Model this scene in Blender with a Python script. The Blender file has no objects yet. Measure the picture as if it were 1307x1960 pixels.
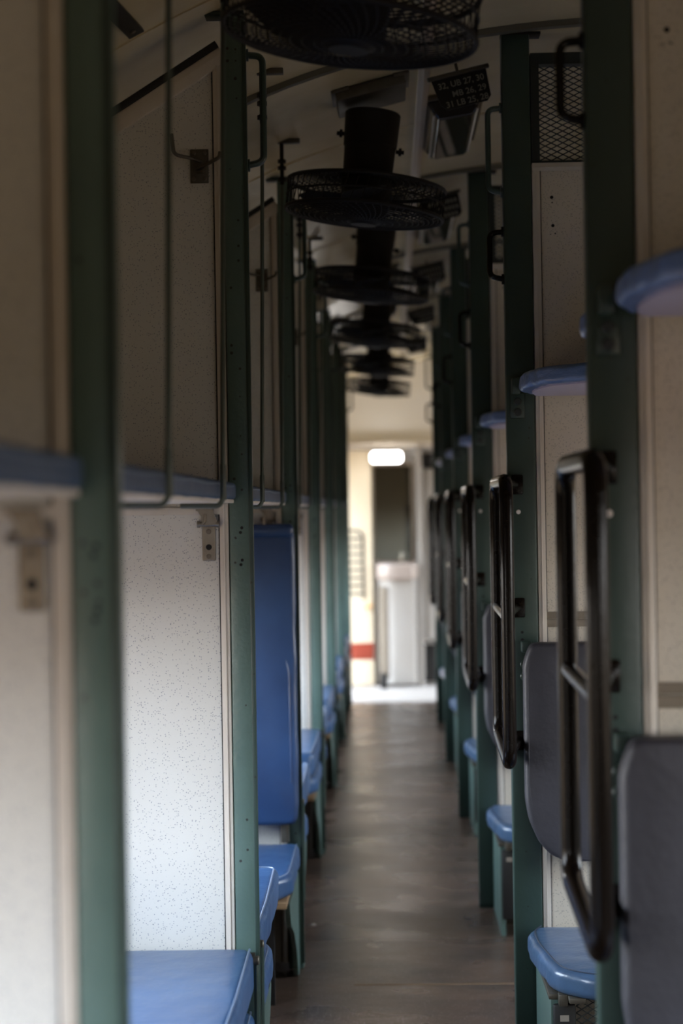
import bpy, bmesh, math, random
from mathutils import Vector, Matrix

# ------------------------------------------------------------------ camera
C = bpy.context.scene.collection
sc = bpy.context.scene
F = 3360.0                      # focal length in pixels of the 1307x1960 frame
EYE = 1.49                      # eye height
cam_d = bpy.data.cameras.new('camera')
cam_d.sensor_fit = 'VERTICAL'
cam_d.sensor_height = 36.0
cam_d.lens = F / 1960 * 36.0
cam_d.clip_start = 0.05
cam_d.dof.use_dof = True
cam_d.dof.focus_distance = 4.15
cam_d.dof.aperture_fstop = 2.5
cam = bpy.data.objects.new('camera', cam_d)
C.objects.link(cam)
fw = Vector(((742 - 653.5) / F, (980 - 975) / F, -1.0)).normalized()     # aisle direction in camera axes
up = Vector((-0.0157, 1.0, 0.0))
up = (up - fw * up.dot(fw)).normalized()
rt = fw.cross(up).normalized()
Mw = Matrix((rt, fw, up))       # rows: world X, Y, Z written in camera axes = camera-to-world
cam.matrix_world = Matrix.Translation((0, 0, EYE)) @ Mw.to_4x4()
sc.camera = cam

# ------------------------------------------------------------------ world, light, exposure
SKY_STRENGTH = 21.5
w = bpy.data.worlds.new('daylight')
sc.world = w
w.use_nodes = True
nt = w.node_tree
nt.nodes.clear()
wo = nt.nodes.new('ShaderNodeOutputWorld')
bg = nt.nodes.new('ShaderNodeBackground')
tc = nt.nodes.new('ShaderNodeTexCoord')
sx = nt.nodes.new('ShaderNodeSeparateXYZ')
rp = nt.nodes.new('ShaderNodeValToRGB')
mr = nt.nodes.new('ShaderNodeMapRange')
mr.inputs[1].default_value = -1; mr.inputs[2].default_value = 1
nt.links.new(tc.outputs['Generated'], sx.inputs[0])
nt.links.new(sx.outputs[2], mr.inputs[0])
nt.links.new(mr.outputs[0], rp.inputs[0])
nt.links.new(rp.outputs[0], bg.inputs[0])
nt.links.new(bg.outputs[0], wo.inputs[0])
e = rp.color_ramp.elements
e[0].position = 0.0; e[0].color = (0.03, 0.022, 0.015, 1)
e[1].position = 1.0; e[1].color = (0.80, 1.0, 1.35, 1)
for p, c in ((0.47, (0.10, 0.075, 0.05, 1)), (0.51, (0.66, 0.66, 0.66, 1)), (0.70, (0.82, 0.98, 1.16, 1))):
    el = e.new(p); el.color = c
bg.inputs[1].default_value = SKY_STRENGTH

sc.view_settings.view_transform = 'Standard'
sc.view_settings.look = 'None'
sc.view_settings.gamma = 1.0
sc.view_settings.use_curve_mapping = False
sc.view_settings.exposure = 0.0
cy = sc.cycles
cy.use_denoising = True
cy.max_bounces = 8
cy.diffuse_bounces = 6
cy.glossy_bounces = 4
cy.sample_clamp_indirect = 6.0
cy.caustics_reflective = False
cy.caustics_refractive = False

def portal(name, loc, rot, sx_, sy_):
    """daylight portal in a window opening: only guides the sky sampling"""
    l = bpy.data.lights.new(name, 'AREA')
    l.shape = 'RECTANGLE'; l.size = sx_; l.size_y = sy_
    l.cycles.is_portal = True
    o = bpy.data.objects.new(name, l)
    o.location = loc; o.rotation_euler = rot
    C.objects.link(o)

# layout constants ---------------------------------------------------
PITCH = 1.9
XL, XR = -0.295, 0.318          # aisle faces of the left and right posts
WL, WR = -0.93, 2.15            # side walls
Y0, Y1 = -3.0, 14.9             # ends of the shell
PL = [PITCH * k for k in range(1, 8)]            # left posts, front faces
PR = [2.75 + PITCH * k for k in range(6)]        # right posts, front faces
VEST = 13.55

def roof(x):
    return 2.77 - 1.05 * (1 - math.sqrt(max(0.0, 1 - ((x - 0.65) / 1.75) ** 2)))

LWIN = [(PITCH * k + 0.36, PITCH * k + 1.54) for k in range(-1, 7)]
RWIN = [(0.85 - 1.9 + 0.26 + PITCH * k, 0.85 - 1.9 + 1.66 + PITCH * k) for k in range(-1, 7)]
LZ = (0.72, 1.36)
RZ = (0.72, 1.55)
DOORY = (13.72, 14.62)
for y0, y1 in LWIN:
    portal('daylight_portal', (WL - 0.06, (y0 + y1) / 2, sum(LZ) / 2), (0, -math.pi / 2, 0), LZ[1] - LZ[0], y1 - y0)
for y0, y1 in RWIN:
    portal('daylight_portal', (WR + 0.06, (y0 + y1) / 2, sum(RZ) / 2), (0, math.pi / 2, 0), RZ[1] - RZ[0], y1 - y0)
portal('daylight_portal', (WL - 0.06, sum(DOORY) / 2, 1.04), (0, -math.pi / 2, 0), 2.06, DOORY[1] - DOORY[0])
portal('daylight_portal', (WR + 0.06, sum(DOORY) / 2, 1.04), (0, math.pi / 2, 0), 2.06, DOORY[1] - DOORY[0])

# ------------------------------------------------------------------ materials
def srgb(r, g, b):
    f = lambda v: (v / 255 / 12.92) if v / 255 <= 0.04045 else ((v / 255 + 0.055) / 1.055) ** 2.4
    return (f(r), f(g), f(b), 1)

def mat(name, col, rough=0.5, metal=0.0, spec=0.5, var=None, vscale=3.0, vmix=0.5, bump=0.0, bscale=60.0,
        specks=None, sscale=120.0, sth=0.12, emit=None, stretch=(1, 1, 1), coat=0.0, spmix=0.8, spick=0.45, rvar=0.0):
    m = bpy.data.materials.new(name)
    m.use_nodes = True
    n = m.node_tree; b = n.nodes['Principled BSDF']
    b.inputs['Roughness'].default_value = rough
    b.inputs['Metallic'].default_value = metal
    b.inputs['Specular IOR Level'].default_value = spec
    b.inputs['Coat Weight'].default_value = coat
    b.inputs['Base Color'].default_value = col
    t = n.nodes.new('ShaderNodeTexCoord')
    geo = n.nodes.new('ShaderNodeNewGeometry')
    mp = n.nodes.new('ShaderNodeMapping')
    mp.inputs['Scale'].default_value = stretch
    n.links.new(geo.outputs['Position'], mp.inputs[0])
    last = None
    if var:
        nz = n.nodes.new('ShaderNodeTexNoise'); nz.inputs['Scale'].default_value = vscale
        nz.inputs['Detail'].default_value = 8; nz.inputs['Roughness'].default_value = 0.62
        n.links.new(mp.outputs[0], nz.inputs['Vector'])
        cr = n.nodes.new('ShaderNodeMapRange')
        cr.inputs[1].default_value = 0.5 - 0.22; cr.inputs[2].default_value = 0.5 + 0.22
        cr.inputs[3].default_value = 0.0; cr.inputs[4].default_value = vmix
        n.links.new(nz.outputs[0], cr.inputs[0])
        mx = n.nodes.new('ShaderNodeMix'); mx.data_type = 'RGBA'
        mx.inputs[6].default_value = col; mx.inputs[7].default_value = var
        n.links.new(cr.outputs[0], mx.inputs[0])
        last = mx.outputs[2]
    if specks:
        vo = n.nodes.new('ShaderNodeTexVoronoi'); vo.inputs['Scale'].default_value = sscale
        n.links.new(geo.outputs['Position'], vo.inputs['Vector'])
        ls = n.nodes.new('ShaderNodeMath'); ls.operation = 'LESS_THAN'; ls.inputs[1].default_value = sth
        n.links.new(vo.outputs['Distance'], ls.inputs[0])
        sp = n.nodes.new('ShaderNodeSeparateColor'); n.links.new(vo.outputs['Color'], sp.inputs[0])
        pick = n.nodes.new('ShaderNodeMath'); pick.operation = 'LESS_THAN'; pick.inputs[1].default_value = spick
        n.links.new(sp.outputs[0], pick.inputs[0])
        mu = n.nodes.new('ShaderNodeMath'); mu.operation = 'MULTIPLY'
        n.links.new(ls.outputs[0], mu.inputs[0]); n.links.new(pick.outputs[0], mu.inputs[1])
        m3 = n.nodes.new('ShaderNodeMath'); m3.operation = 'MULTIPLY'; m3.inputs[1].default_value = spmix
        n.links.new(mu.outputs[0], m3.inputs[0])
        m2 = n.nodes.new('ShaderNodeMix'); m2.data_type = 'RGBA'
        m2.inputs[6].default_value = col; m2.inputs[7].default_value = specks
        if last: n.links.new(last, m2.inputs[6])
        n.links.new(m3.outputs[0], m2.inputs[0])
        last = m2.outputs[2]
    if last: n.links.new(last, b.inputs['Base Color'])
    if rvar:
        rn = n.nodes.new('ShaderNodeTexNoise'); rn.inputs['Scale'].default_value = 3.2; rn.inputs['Detail'].default_value = 6
        n.links.new(mp.outputs[0], rn.inputs['Vector'])
        rm = n.nodes.new('ShaderNodeMapRange'); rm.inputs[1].default_value = 0.35; rm.inputs[2].default_value = 0.65
        rm.inputs[3].default_value = rough - rvar; rm.inputs[4].default_value = rough + rvar
        n.links.new(rn.outputs[0], rm.inputs[0]); n.links.new(rm.outputs[0], b.inputs['Roughness'])
    if bump:
        bn = n.nodes.new('ShaderNodeTexNoise'); bn.inputs['Scale'].default_value = bscale
        bn.inputs['Detail'].default_value = 4
        n.links.new(mp.outputs[0], bn.inputs['Vector'])
        bp = n.nodes.new('ShaderNodeBump'); bp.inputs['Strength'].default_value = bump
        bp.inputs['Distance'].default_value = 0.004
        n.links.new(bn.outputs[0], bp.inputs['Height'])
        n.links.new(bp.outputs[0], b.inputs['Normal'])
    if emit:
        b.inputs['Emission Color'].default_value = emit[0]
        b.inputs['Emission Strength'].default_value = emit[1]
    return m

M = dict(
    laminate=mat('speckled_laminate', srgb(222, 220, 214), 0.42, var=srgb(206, 200, 190), vscale=1.6, vmix=0.5,
                 specks=srgb(50, 62, 96), sscale=270, sth=0.25, spmix=0.85, spick=0.40),
    laminate_r=mat('speckled_laminate_worn', srgb(220, 211, 197), 0.45, var=srgb(200, 186, 164), vscale=2.2, vmix=0.6,
                   specks=srgb(50, 48, 44), sscale=270, sth=0.25, spmix=0.85, spick=0.42),
    trim=mat('cream_trim', srgb(222, 214, 203), 0.4, var=srgb(182, 168, 152), vscale=9, vmix=0.5, stretch=(1, 1, 0.25)),
    band=mat('grey_band', srgb(150, 138, 122), 0.5, var=srgb(120, 105, 90), vscale=8),
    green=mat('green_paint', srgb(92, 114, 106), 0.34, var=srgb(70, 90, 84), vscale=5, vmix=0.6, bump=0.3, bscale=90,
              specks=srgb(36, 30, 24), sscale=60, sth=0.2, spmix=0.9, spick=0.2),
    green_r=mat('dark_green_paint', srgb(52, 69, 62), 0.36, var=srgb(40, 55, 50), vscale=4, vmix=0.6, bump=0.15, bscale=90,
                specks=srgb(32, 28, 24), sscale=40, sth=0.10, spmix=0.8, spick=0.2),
    ceiling=mat('ceiling_paint', srgb(224, 210, 174), 0.25, var=srgb(186, 170, 138), vscale=2.5, vmix=0.7, bump=0.3, bscale=4),
    wall=mat('wall_laminate', srgb(150, 142, 130), 0.5, var=srgb(130, 122, 110), vscale=3),
    floor=mat('floor_vinyl', srgb(99, 77, 62), 0.29, var=srgb(50, 42, 38), vscale=3.6, vmix=1.0, bump=0.3, bscale=14,
              specks=srgb(184, 176, 182), sscale=150, sth=0.21, spmix=0.6, spick=0.4, stretch=(0.8, 1.2, 1), rvar=0.05),
    vest=mat('vestibule_floor_sunlit', srgb(176, 168, 160), 0.5, var=srgb(150, 140, 130), vscale=5),  # pale base colour stands in for sunlight falling on this floor
    blue=mat('blue_vinyl', srgb(66, 98, 140), 0.30, spec=0.6, var=srgb(50, 78, 118), vscale=4, vmix=0.8, bump=0.8, bscale=16),
    blue_worn=mat('worn_blue_vinyl', srgb(58, 78, 102), 0.28, spec=0.6, var=srgb(78, 104, 140), vscale=9, vmix=0.6, bump=0.8, bscale=20),
    dark_piping=mat('dark_piping', srgb(38, 48, 66), 0.5),
    batten=mat('batten', srgb(96, 92, 80), 0.5),
    blue_berth=mat('faded_blue_vinyl', srgb(66, 88, 122), 0.42, var=srgb(50, 68, 98), vscale=5, vmix=0.7, bump=0.6, bscale=25),
    lilac=mat('pale_vinyl', srgb(118, 140, 184), 0.32, var=srgb(72, 100, 148), vscale=12, vmix=1.0, bump=1.0, bscale=34, stretch=(0.35, 1, 2.2)),
    lilac_flat=mat('pale_underside', srgb(190, 184, 204), 0.5, var=srgb(160, 154, 180), vscale=3),
    deep=mat('deep_blue_vinyl', srgb(44, 72, 114), 0.33, var=srgb(32, 50, 84), vscale=3, vmix=0.9, bump=1.0, bscale=7),
    slate=mat('slate_vinyl', srgb(60, 59, 67), 0.5, var=srgb(42, 40, 44), vscale=3, vmix=0.9, bump=0.35, bscale=60,
              specks=srgb(110, 46, 38), sscale=7, sth=0.04, spick=0.3),
    piping=mat('pale_piping', srgb(112, 128, 152), 0.4),
    board=mat('white_board', srgb(232, 226, 220), 0.45, var=srgb(210, 202, 196), vscale=3),
    ply=mat('plywood', srgb(142, 112, 78), 0.7, var=srgb(104, 80, 54), vscale=8),
    tube=mat('black_rubber_tube', srgb(20, 14, 10), 0.17, spec=0.16, var=srgb(12, 9, 7), vscale=14, bump=0.08, bscale=40),
    fan=mat('fan_black', srgb(27, 23, 19), 0.6, spec=0.3, var=srgb(36, 29, 23), vscale=8),
    steel=mat('worn_steel', srgb(156, 146, 132), 0.33, metal=0.85, var=srgb(104, 92, 78), vscale=30),
    rust=mat('rusty_steel', srgb(100, 94, 84), 0.45, metal=0.6, var=srgb(66, 60, 50), vscale=40),
    screw=mat('screw_steel', srgb(120, 110, 100), 0.35, metal=0.9),
    rod=mat('painted_rod', srgb(66, 82, 76), 0.35, var=srgb(92, 84, 70), vscale=12),
    mesh=mat('grille_metal', srgb(34, 40, 38), 0.5),
    sign=mat('sign_plate', srgb(14, 13, 13), 0.4),
    ink=mat('sign_letters', srgb(150, 145, 132), 0.6),
    conduit=mat('conduit_plastic', srgb(176, 156, 132), 0.4),
    lamp=mat('lamp_housing', srgb(96, 90, 80), 0.25),
    diffuser=mat('lamp_diffuser', srgb(58, 54, 48), 0.08, coat=0.5),
    dark=mat('dark_box', srgb(24, 22, 21), 0.5),
    label=mat('box_label', srgb(150, 140, 128), 0.6),
    hole=mat('dark_hole', srgb(12, 12, 12), 0.8),
    door=mat('cream_door', srgb(232, 216, 188), 0.45),
    red=mat('red_band', srgb(150, 62, 42), 0.5),
    endwall=mat('bright_end_wall', srgb(240, 238, 234), 0.5, var=srgb(230, 224, 216), vscale=2),
    vwhite=mat('white_panel', srgb(160, 154, 147), 0.45, var=srgb(145, 136, 126), vscale=3),
    enamel=mat('washbasin_enamel', srgb(165, 150, 140), 0.3),
    mirror=mat('mirror_glass', srgb(190, 196, 190), 0.03, metal=1.0),
    tubelight=mat('tube_light', srgb(255, 255, 255), 0.5, emit=((1, 0.97, 0.94, 1), 12.0)),
    paper=mat('paper_scrap', srgb(200, 192, 180), 0.7),
)

# ------------------------------------------------------------------ mesh helpers
class MB:
    def __init__(s):
        s.bm = bmesh.new()
    def box(s, x0, x1, y0, y1, z0, z1, bev=0.0, mtx=None, seg=2):
        r = bmesh.ops.create_cube(s.bm, size=1.0)
        vs = r['verts']
        for v in vs:
            v.co = Vector(((x0 + x1) / 2 + v.co.x * (x1 - x0), (y0 + y1) / 2 + v.co.y * (y1 - y0), (z0 + z1) / 2 + v.co.z * (z1 - z0)))
        if bev:
            ed = list({e for v in vs for e in v.link_edges})
            r2 = bmesh.ops.bevel(s.bm, geom=ed, offset=bev, segments=seg, affect='EDGES', profile=0.5)
            vs = list({v for f in r2['faces'] for v in f.verts} | {v for v in vs if v.is_valid})
        if mtx is not None:
            for v in vs: v.co = mtx @ v.co
        return s
    def cyl(s, p0, p1, r0, r1=None, n=20, bev=0.0):
        r1 = r0 if r1 is None else r1
        p0, p1 = Vector(p0), Vector(p1)
        d = p1 - p0
        q = d.to_track_quat('Z', 'Y').to_matrix()
        rings = [(0, r0), (1, r1)] if not bev else [(0, r0 - bev), (bev / d.length, r0), (1 - bev / d.length, r1), (1, r1 - bev)]
        prev = None; first = None
        for t, r in rings:
            ring = [s.bm.verts.new(p0 + d * t + q @ Vector((r * math.cos(2 * math.pi * i / n), r * math.sin(2 * math.pi * i / n), 0))) for i in range(n)]
            if prev:
                for i in range(n): s.bm.faces.new((prev[i], prev[(i + 1) % n], ring[(i + 1) % n], ring[i]))
            else: first = ring
            prev = ring
        s.bm.faces.new(first[::-1]); s.bm.faces.new(prev)
        return s
    def tube(s, pts, r, n=8, closed=False, flat=None):
        pts = [Vector(p) for p in pts]
        m = len(pts); rings = []
        ref = None
        for i, p in enumerate(pts):
            if closed: t = (pts[(i + 1) % m] - pts[i - 1]).normalized()
            else: t = (pts[min(i + 1, m - 1)] - pts[max(i - 1, 0)]).normalized()
            if ref is None:
                ref = t.orthogonal().normalized()
            ref = (ref - t * ref.dot(t))
            if ref.length < 1e-5: ref = t.orthogonal()
            ref.normalize()
            b = t.cross(ref)
            rr = r[i] if isinstance(r, (list, tuple)) else r
            rings.append([s.bm.verts.new(p + (ref * math.cos(2 * math.pi * k / n) + b * math.sin(2 * math.pi * k / n)) * rr) for k in range(n)])
        for i in range(m if closed else m - 1):
            a, b = rings[i], rings[(i + 1) % m]
            for k in range(n): s.bm.faces.new((a[k], a[(k + 1) % n], b[(k + 1) % n], b[k]))
        if not closed:
            s.bm.faces.new(rings[0][::-1]); s.bm.faces.new(rings[-1])
        return s
    def prism(s, poly, h0, h1, axis='z'):
        """poly in 2D extruded along axis: z -> (x,y), y -> (x,z), x -> (y,z)"""
        def P(a, b, h):
            return {'z': (a, b, h), 'y': (a, h, b), 'x': (h, a, b)}[axis]
        A = [s.bm.verts.new(P(a, b, h0)) for a, b in poly]
        B = [s.bm.verts.new(P(a, b, h1)) for a, b in poly]
        n = len(poly)
        for i in range(n): s.bm.faces.new((A[i], A[(i + 1) % n], B[(i + 1) % n], B[i]))
        s.bm.faces.new(A[::-1]); s.bm.faces.new(B)
        return s
    def cushion(s, poly, h0, h1, r=0.02, axis='z', dome=0.006, k=6, res=0.0, amp=0.0, fr=30.0, seed=0.0, rnd=None):
        """padded slab: polygon with rounded edge profile, slightly domed on top"""
        poly = round_poly(poly, rnd or r * 1.8)
        if res:
            q = []
            for i in range(len(poly)):
                a, b = Vector(poly[i]), Vector(poly[(i + 1) % len(poly)])
                m = max(1, int((b - a).length / res)) if (a.x < 1.0 or b.x < 1.0) else 1
                q += [tuple(a.lerp(b, j / m)) for j in range(m)]
            poly = q
        n = len(poly)
        nor = []
        area = sum(poly[i][0] * poly[(i + 1) % n][1] - poly[(i + 1) % n][0] * poly[i][1] for i in range(n))
        sg = 1 if area > 0 else -1
        for i in range(n):
            a, b, c = poly[i - 1], poly[i], poly[(i + 1) % n]
            e1 = Vector((b[0] - a[0], b[1] - a[1])).normalized(); e2 = Vector((c[0] - b[0], c[1] - b[1])).normalized()
            q = Vector(((e1 + e2).y, -(e1 + e2).x)) * sg
            nor.append(q.normalized())
        def P(a, b, h):
            return {'z': (a, b, h), 'y': (a, h, b), 'x': (h, a, b)}[axis]
        prof = []
        for i in range(k + 1):
            t = math.pi / 2 * i / k
            prof.append((r * (1 - math.sin(t)), h0 + (r * (1 - math.cos(t))) * (1 if h1 > h0 else -1)))
        hi = []
        for i in range(k + 1):
            t = math.pi / 2 * i / k
            hi.append((r * (1 - math.cos(t)), h1 - (r * (1 - math.sin(t))) * (1 if h1 > h0 else -1)))
        prof += hi
        sd = 1 if h1 > h0 else -1
        prof += [(('c', 0.93), h1 + dome * 0.55 * sd), (('c', 0.80), h1 + dome * sd)]
        nv0 = len(s.bm.verts)
        prev = None; first = None
        cx = sum(p[0] for p in poly) / n; cyy = sum(p[1] for p in poly) / n
        mn = min(max(p[0] for p in poly) - min(p[0] for p in poly), max(p[1] for p in poly) - min(p[1] for p in poly)) * 0.42
        for ins, h in prof:
            if isinstance(ins, tuple):
                f = ins[1]
                ring = [s.bm.verts.new(P(cx + (a - cx) * f, cyy + (b - cyy) * f, h)) for a, b in base]
            else:
                ins = min(ins, mn)
                base = [(p[0] - q.x * ins, p[1] - q.y * ins) for p, q in zip(poly, nor)]
                ring = [s.bm.verts.new(P(a, b, h)) for a, b in base]
            if amp:
                hh = h * fr * 1.4
                for vv, (a, b) in zip(ring, poly):
                    wv = math.sin(a * fr + hh * 0.6 + seed) + math.sin(b * fr * 1.37 + hh + 2.1 + seed) + 0.6 * math.sin((a + b) * fr * 2.3 - hh + seed)
                    dd = Vector((cx - a, cyy - b)).normalized() * (amp * wv * 0.5)
                    e_ = {'z': Vector((dd.x, dd.y, amp * wv * 0.25)), 'y': Vector((dd.x, amp * wv * 0.25, dd.y)), 'x': Vector((amp * wv * 0.25, dd.x, dd.y))}[axis]
                    vv.co += e_
            if prev:
                for i in range(n): s.bm.faces.new((prev[i], prev[(i + 1) % n], ring[(i + 1) % n], ring[i]))
            else: first = ring
            prev = ring
        s.bm.faces.new(first[::-1]); s.bm.faces.new(prev)
        return s
    def build(s, name, material, parent=None, smooth=True, mtx=None):
        bmesh.ops.recalc_face_normals(s.bm, faces=s.bm.faces[:])
        if mtx is not None: s.bm.transform(mtx)
        me = bpy.data.meshes.new(name)
        s.bm.to_mesh(me); s.bm.free()
        me.materials.append(M[material] if isinstance(material, str) else material)
        if smooth:
            for p in me.polygons: p.use_smooth = True
            me.set_sharp_from_angle(angle=math.radians(35))
        o = bpy.data.objects.new(name, me)
        C.objects.link(o)
        if parent: o.parent = parent
        return o

def round_poly(poly, r, k=4):
    out = []
    n = len(poly)
    for i in range(n):
        a, b, c = Vector(poly[i - 1]), Vector(poly[i]), Vector(poly[(i + 1) % n])
        l = min(r, (a - b).length * 0.45, (c - b).length * 0.45)
        p = b + (a - b).normalized() * l; q = b + (c - b).normalized() * l
        for j in range(k + 1):
            t = j / k
            v = p * (1 - t) ** 2 + b * 2 * t * (1 - t) + q * t * t
            out.append((v.x, v.y))
    return out

def arc_path(pts, r, k=5):
    """polyline with rounded corners in 3D"""
    pts = [Vector(p) for p in pts]
    out = [pts[0]]
    for i in range(1, len(pts) - 1):
        a, b, c = pts[i - 1], pts[i], pts[i + 1]
        l = min(r, (a - b).length * 0.48, (c - b).length * 0.48)
        p = b + (a - b).normalized() * l; q = b + (c - b).normalized() * l
        for j in range(k + 1):
            t = j / k
            out.append(p * (1 - t) ** 2 + b * 2 * t * (1 - t) + q * t * t)
    out.append(pts[-1])
    return out

def empty(name, loc=(0, 0, 0)):
    o = bpy.data.objects.new(name, None)
    o.empty_display_size = 0.1
    C.objects.link(o); o.location = loc
    return o
def tag(o, label=None, cat=None, group=None, kind=None):
    if label: o['label'] = label
    if cat: o['category'] = cat
    if group: o['group'] = group
    if kind: o['kind'] = kind
    return o
def dup(root, dy, label, dx=0.0):
    r = root.copy(); C.objects.link(r)
    r.location = root.location + Vector((dx, dy, 0))
    r['label'] = label
    for ch in list(root.children):
        c = ch.copy(); C.objects.link(c); c.parent = r
        for g in list(ch.children):
            d = g.copy(); C.objects.link(d); d.parent = c
    return r
def struct(name, mb, m, smooth=False):
    o = mb.build(name, m, smooth=smooth); o['kind'] = 'structure'; return o
ORD = ['nearest', 'second', 'third', 'fourth', 'fifth', 'sixth', 'seventh', 'eighth']
def nth(k, n):
    if k == n - 1: return 'farthest one, at the end'
    return ('nearest one to the camera' if k == 0 else ORD[k] + ' from the camera')

# ------------------------------------------------------------------ shell
mb = MB(); mb.box(WL - 0.1, WR + 0.1, Y0, VEST, -0.06, 0.0)
struct('floor', mb, 'floor')
mb = MB(); mb.box(WL - 0.1, WR + 0.1, VEST, Y1 + 0.1, -0.06, 0.002)
struct('floor_vestibule', mb, 'vest')

mb = MB()
N = 40
xs = [WL - 0.1 + (WR - WL + 0.2) * i / N for i in range(N + 1)]
poly = [(x, roof(x)) for x in xs] + [(x, roof(x) + 0.05) for x in reversed(xs)]
A = [[mb.bm.verts.new((x, y, z)) for x, z in poly] for y in (Y0 - 0.05, Y1 + 0.1)]
n = len(poly)
for i in range(n): mb.bm.faces.new((A[0][i], A[0][(i + 1) % n], A[1][(i + 1) % n], A[1][i]))
struct('ceiling', mb, 'ceiling', True)

def side_wall(name, x0, x1, wins, wz, top):
    mb = MB()
    mb.box(x0, x1, Y0, DOORY[0], 0, wz[0]); mb.box(x0, x1, Y0, DOORY[0], wz[1], top)
    y = Y0
    for a, b in wins:
        mb.box(x0, x1, y, a, wz[0], wz[1]); y = b
    mb.box(x0, x1, y, DOORY[0], wz[0], wz[1])
    mb.box(x0, x1, DOORY[0], DOORY[1], 2.08, top)
    mb.box(x0, x1, DOORY[1], Y1, 0, top)
    return struct(name, mb, 'wall')
side_wall('wall_left', WL - 0.1, WL, LWIN, LZ, roof(WL) + 0.02)
side_wall('wall_right', WR, WR + 0.1, RWIN, RZ, roof(WR) + 0.04)
def cross_wall(name, x0, x1, y0, y1, m='vwhite'):
    mb = MB()
    xs = [x0 + (x1 - x0) * i / 12 for i in range(13)]
    poly = [(x0, 0)] + [(x, roof(x) + 0.01) for x in xs] + [(x1, 0)]
    mb.prism(poly, y0, y1, 'y')
    return struct(name, mb, m)
cross_wall('wall_back', WL, WR, Y0 - 0.05, Y0, 'wall')
cross_wall('wall_end', WL, WR, Y1, Y1 + 0.06, 'endwall')
cross_wall('wall_vestibule_left', WL, XL - 0.06, VEST, VEST + 0.04)
cross_wall('wall_vestibule_right', XR + 0.06, WR, VEST, VEST + 0.04)

def window(name, x, a, b, wz):
    mb = MB()
    t = 0.025
    for (y0, y1, z0, z1) in ((a, b, wz[0], wz[0] + t), (a, b, wz[1] - t, wz[1]), (a, a + t, wz[0], wz[1]), (b - t, b, wz[0], wz[1]), ((a + b) / 2 - .02, (a + b) / 2 + .02, wz[0], wz[1])):
        mb.box(x - 0.02, x + 0.02, y0, y1, z0, z1)
    o = struct(name, mb, 'band')
    mb = MB()
    for k in range(1, 5):
        z = wz[0] + (wz[1] - wz[0]) * k / 5
        mb.cyl((x, a, z), (x, b, z), 0.006, n=8)
    mb.build('window_bars', 'steel', o)
i = 0
for a, b in LWIN:
    i += 1; window('window_%d' % i, WL - 0.05, a, b, LZ)
for a, b in RWIN:
    i += 1; window('window_%d' % i, WR + 0.05, a, b, RZ)

# ceiling battens across the coach, and one conduit along it
def roof_strip(y0, y1, h, x0=WL, x1=WR, off=0.0, N=36):
    mb = MB()
    xs = [x0 + (x1 - x0) * i / N for i in range(N + 1)]
    poly = [(x, roof(x) - off - h) for x in xs] + [(x, roof(x) - off + 0.002) for x in reversed(xs)]
    A = [[mb.bm.verts.new((x, y, z)) for x, z in poly] for y in (y0, y1)]
    n = len(poly)
    for i in range(n): mb.bm.faces.new((A[0][i], A[0][(i + 1) % n], A[1][(i + 1) % n], A[1][i]))
    for a in A:
        for i in range(N):
            mb.bm.faces.new((a[i], a[i + 1], a[n - 2 - i], a[n - 1 - i]))
    return mb
for k in range(7):
    y = 2.72 + PITCH * k
    struct('trim_%d' % (k + 1), roof_strip(y - 0.014, y + 0.014, 0.016), 'batten', True)
for k in range(7):
    y = 3.72 + PITCH * k
    struct('trim_%d' % (k + 8), roof_strip(y - 0.007, y + 0.007, 0.004), 'ceiling', True)

mb = MB()
zc = roof(0.12) - 0.013
mb.box(0.105, 0.137, 0.6, VEST, zc - 0.012, zc + 0.014, 0.003)
mb.box(0.117, 0.125, 0.6, VEST, zc - 0.016, zc - 0.010, 0.001)
tag(mb.build('cable_conduit', 'conduit'), 'cream cable conduit running lengthwise along the ceiling beside the fans', 'conduit')

# floor seam strip
mb = MB(); mb.box(-0.13, XR + 0.3, 5.50, 5.506, 0.0, 0.001)
struct('trim_15', mb, 'ply')

# ------------------------------------------------------------------ left side
def panel_poly(x_in):
    """outline (x,z) of the side-berth partition: slanted top under the roof"""
    return [(x_in, 0.02), (x_in, 2.50), (WL + 0.005, roof(WL) - 0.03), (WL + 0.005, 0.02)]

# posts
def build_left_post():
    r = empty('support_post', (0, PL[0], 0))
    tag(r, '', 'post', 'green posts along the left of the aisle')
    x0, x1 = XL - 0.049, XL
    ztop = roof(x0) - 0.012
    mb = MB()
    mb.box(x0, x1, 0, 0.05, 0, ztop, 0.005)
    mb.build('post_shaft', 'green', r)
    mb = MB(); mb.box(x1 - 0.006, x1 + 0.003, -0.003, 0.012, 0.02, ztop - 0.02, 0.001)
    mb.build('edge_strip', 'green_r', r)
    for z in (1.455, 1.445, 1.385, 1.375):
        mb = MB(); mb.cyl((x0 + 0.021 + (z * 1000 % 7) * 0.001, -0.0005, z), (x0 + 0.021 + (z * 1000 % 7) * 0.001, 0.004, z), 0.0035, n=10)
        mb.build('screw_hole', 'hole', r)
    mb = MB(); mb.box(x0 - 0.04, x1, 0.0, 0.05, ztop - 0.004, ztop + 0.005, 0.001)
    mb.build('top_plate', 'green_r', r)
    return r
post = build_left_post()
post['label'] = 'green painted aisle post on the left, large and blurred, nearest one to the camera'
for k in range(1, 7):
    dup(post, PITCH * k, 'green painted post on the left side of the aisle, %s' % nth(k, 7))

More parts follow.
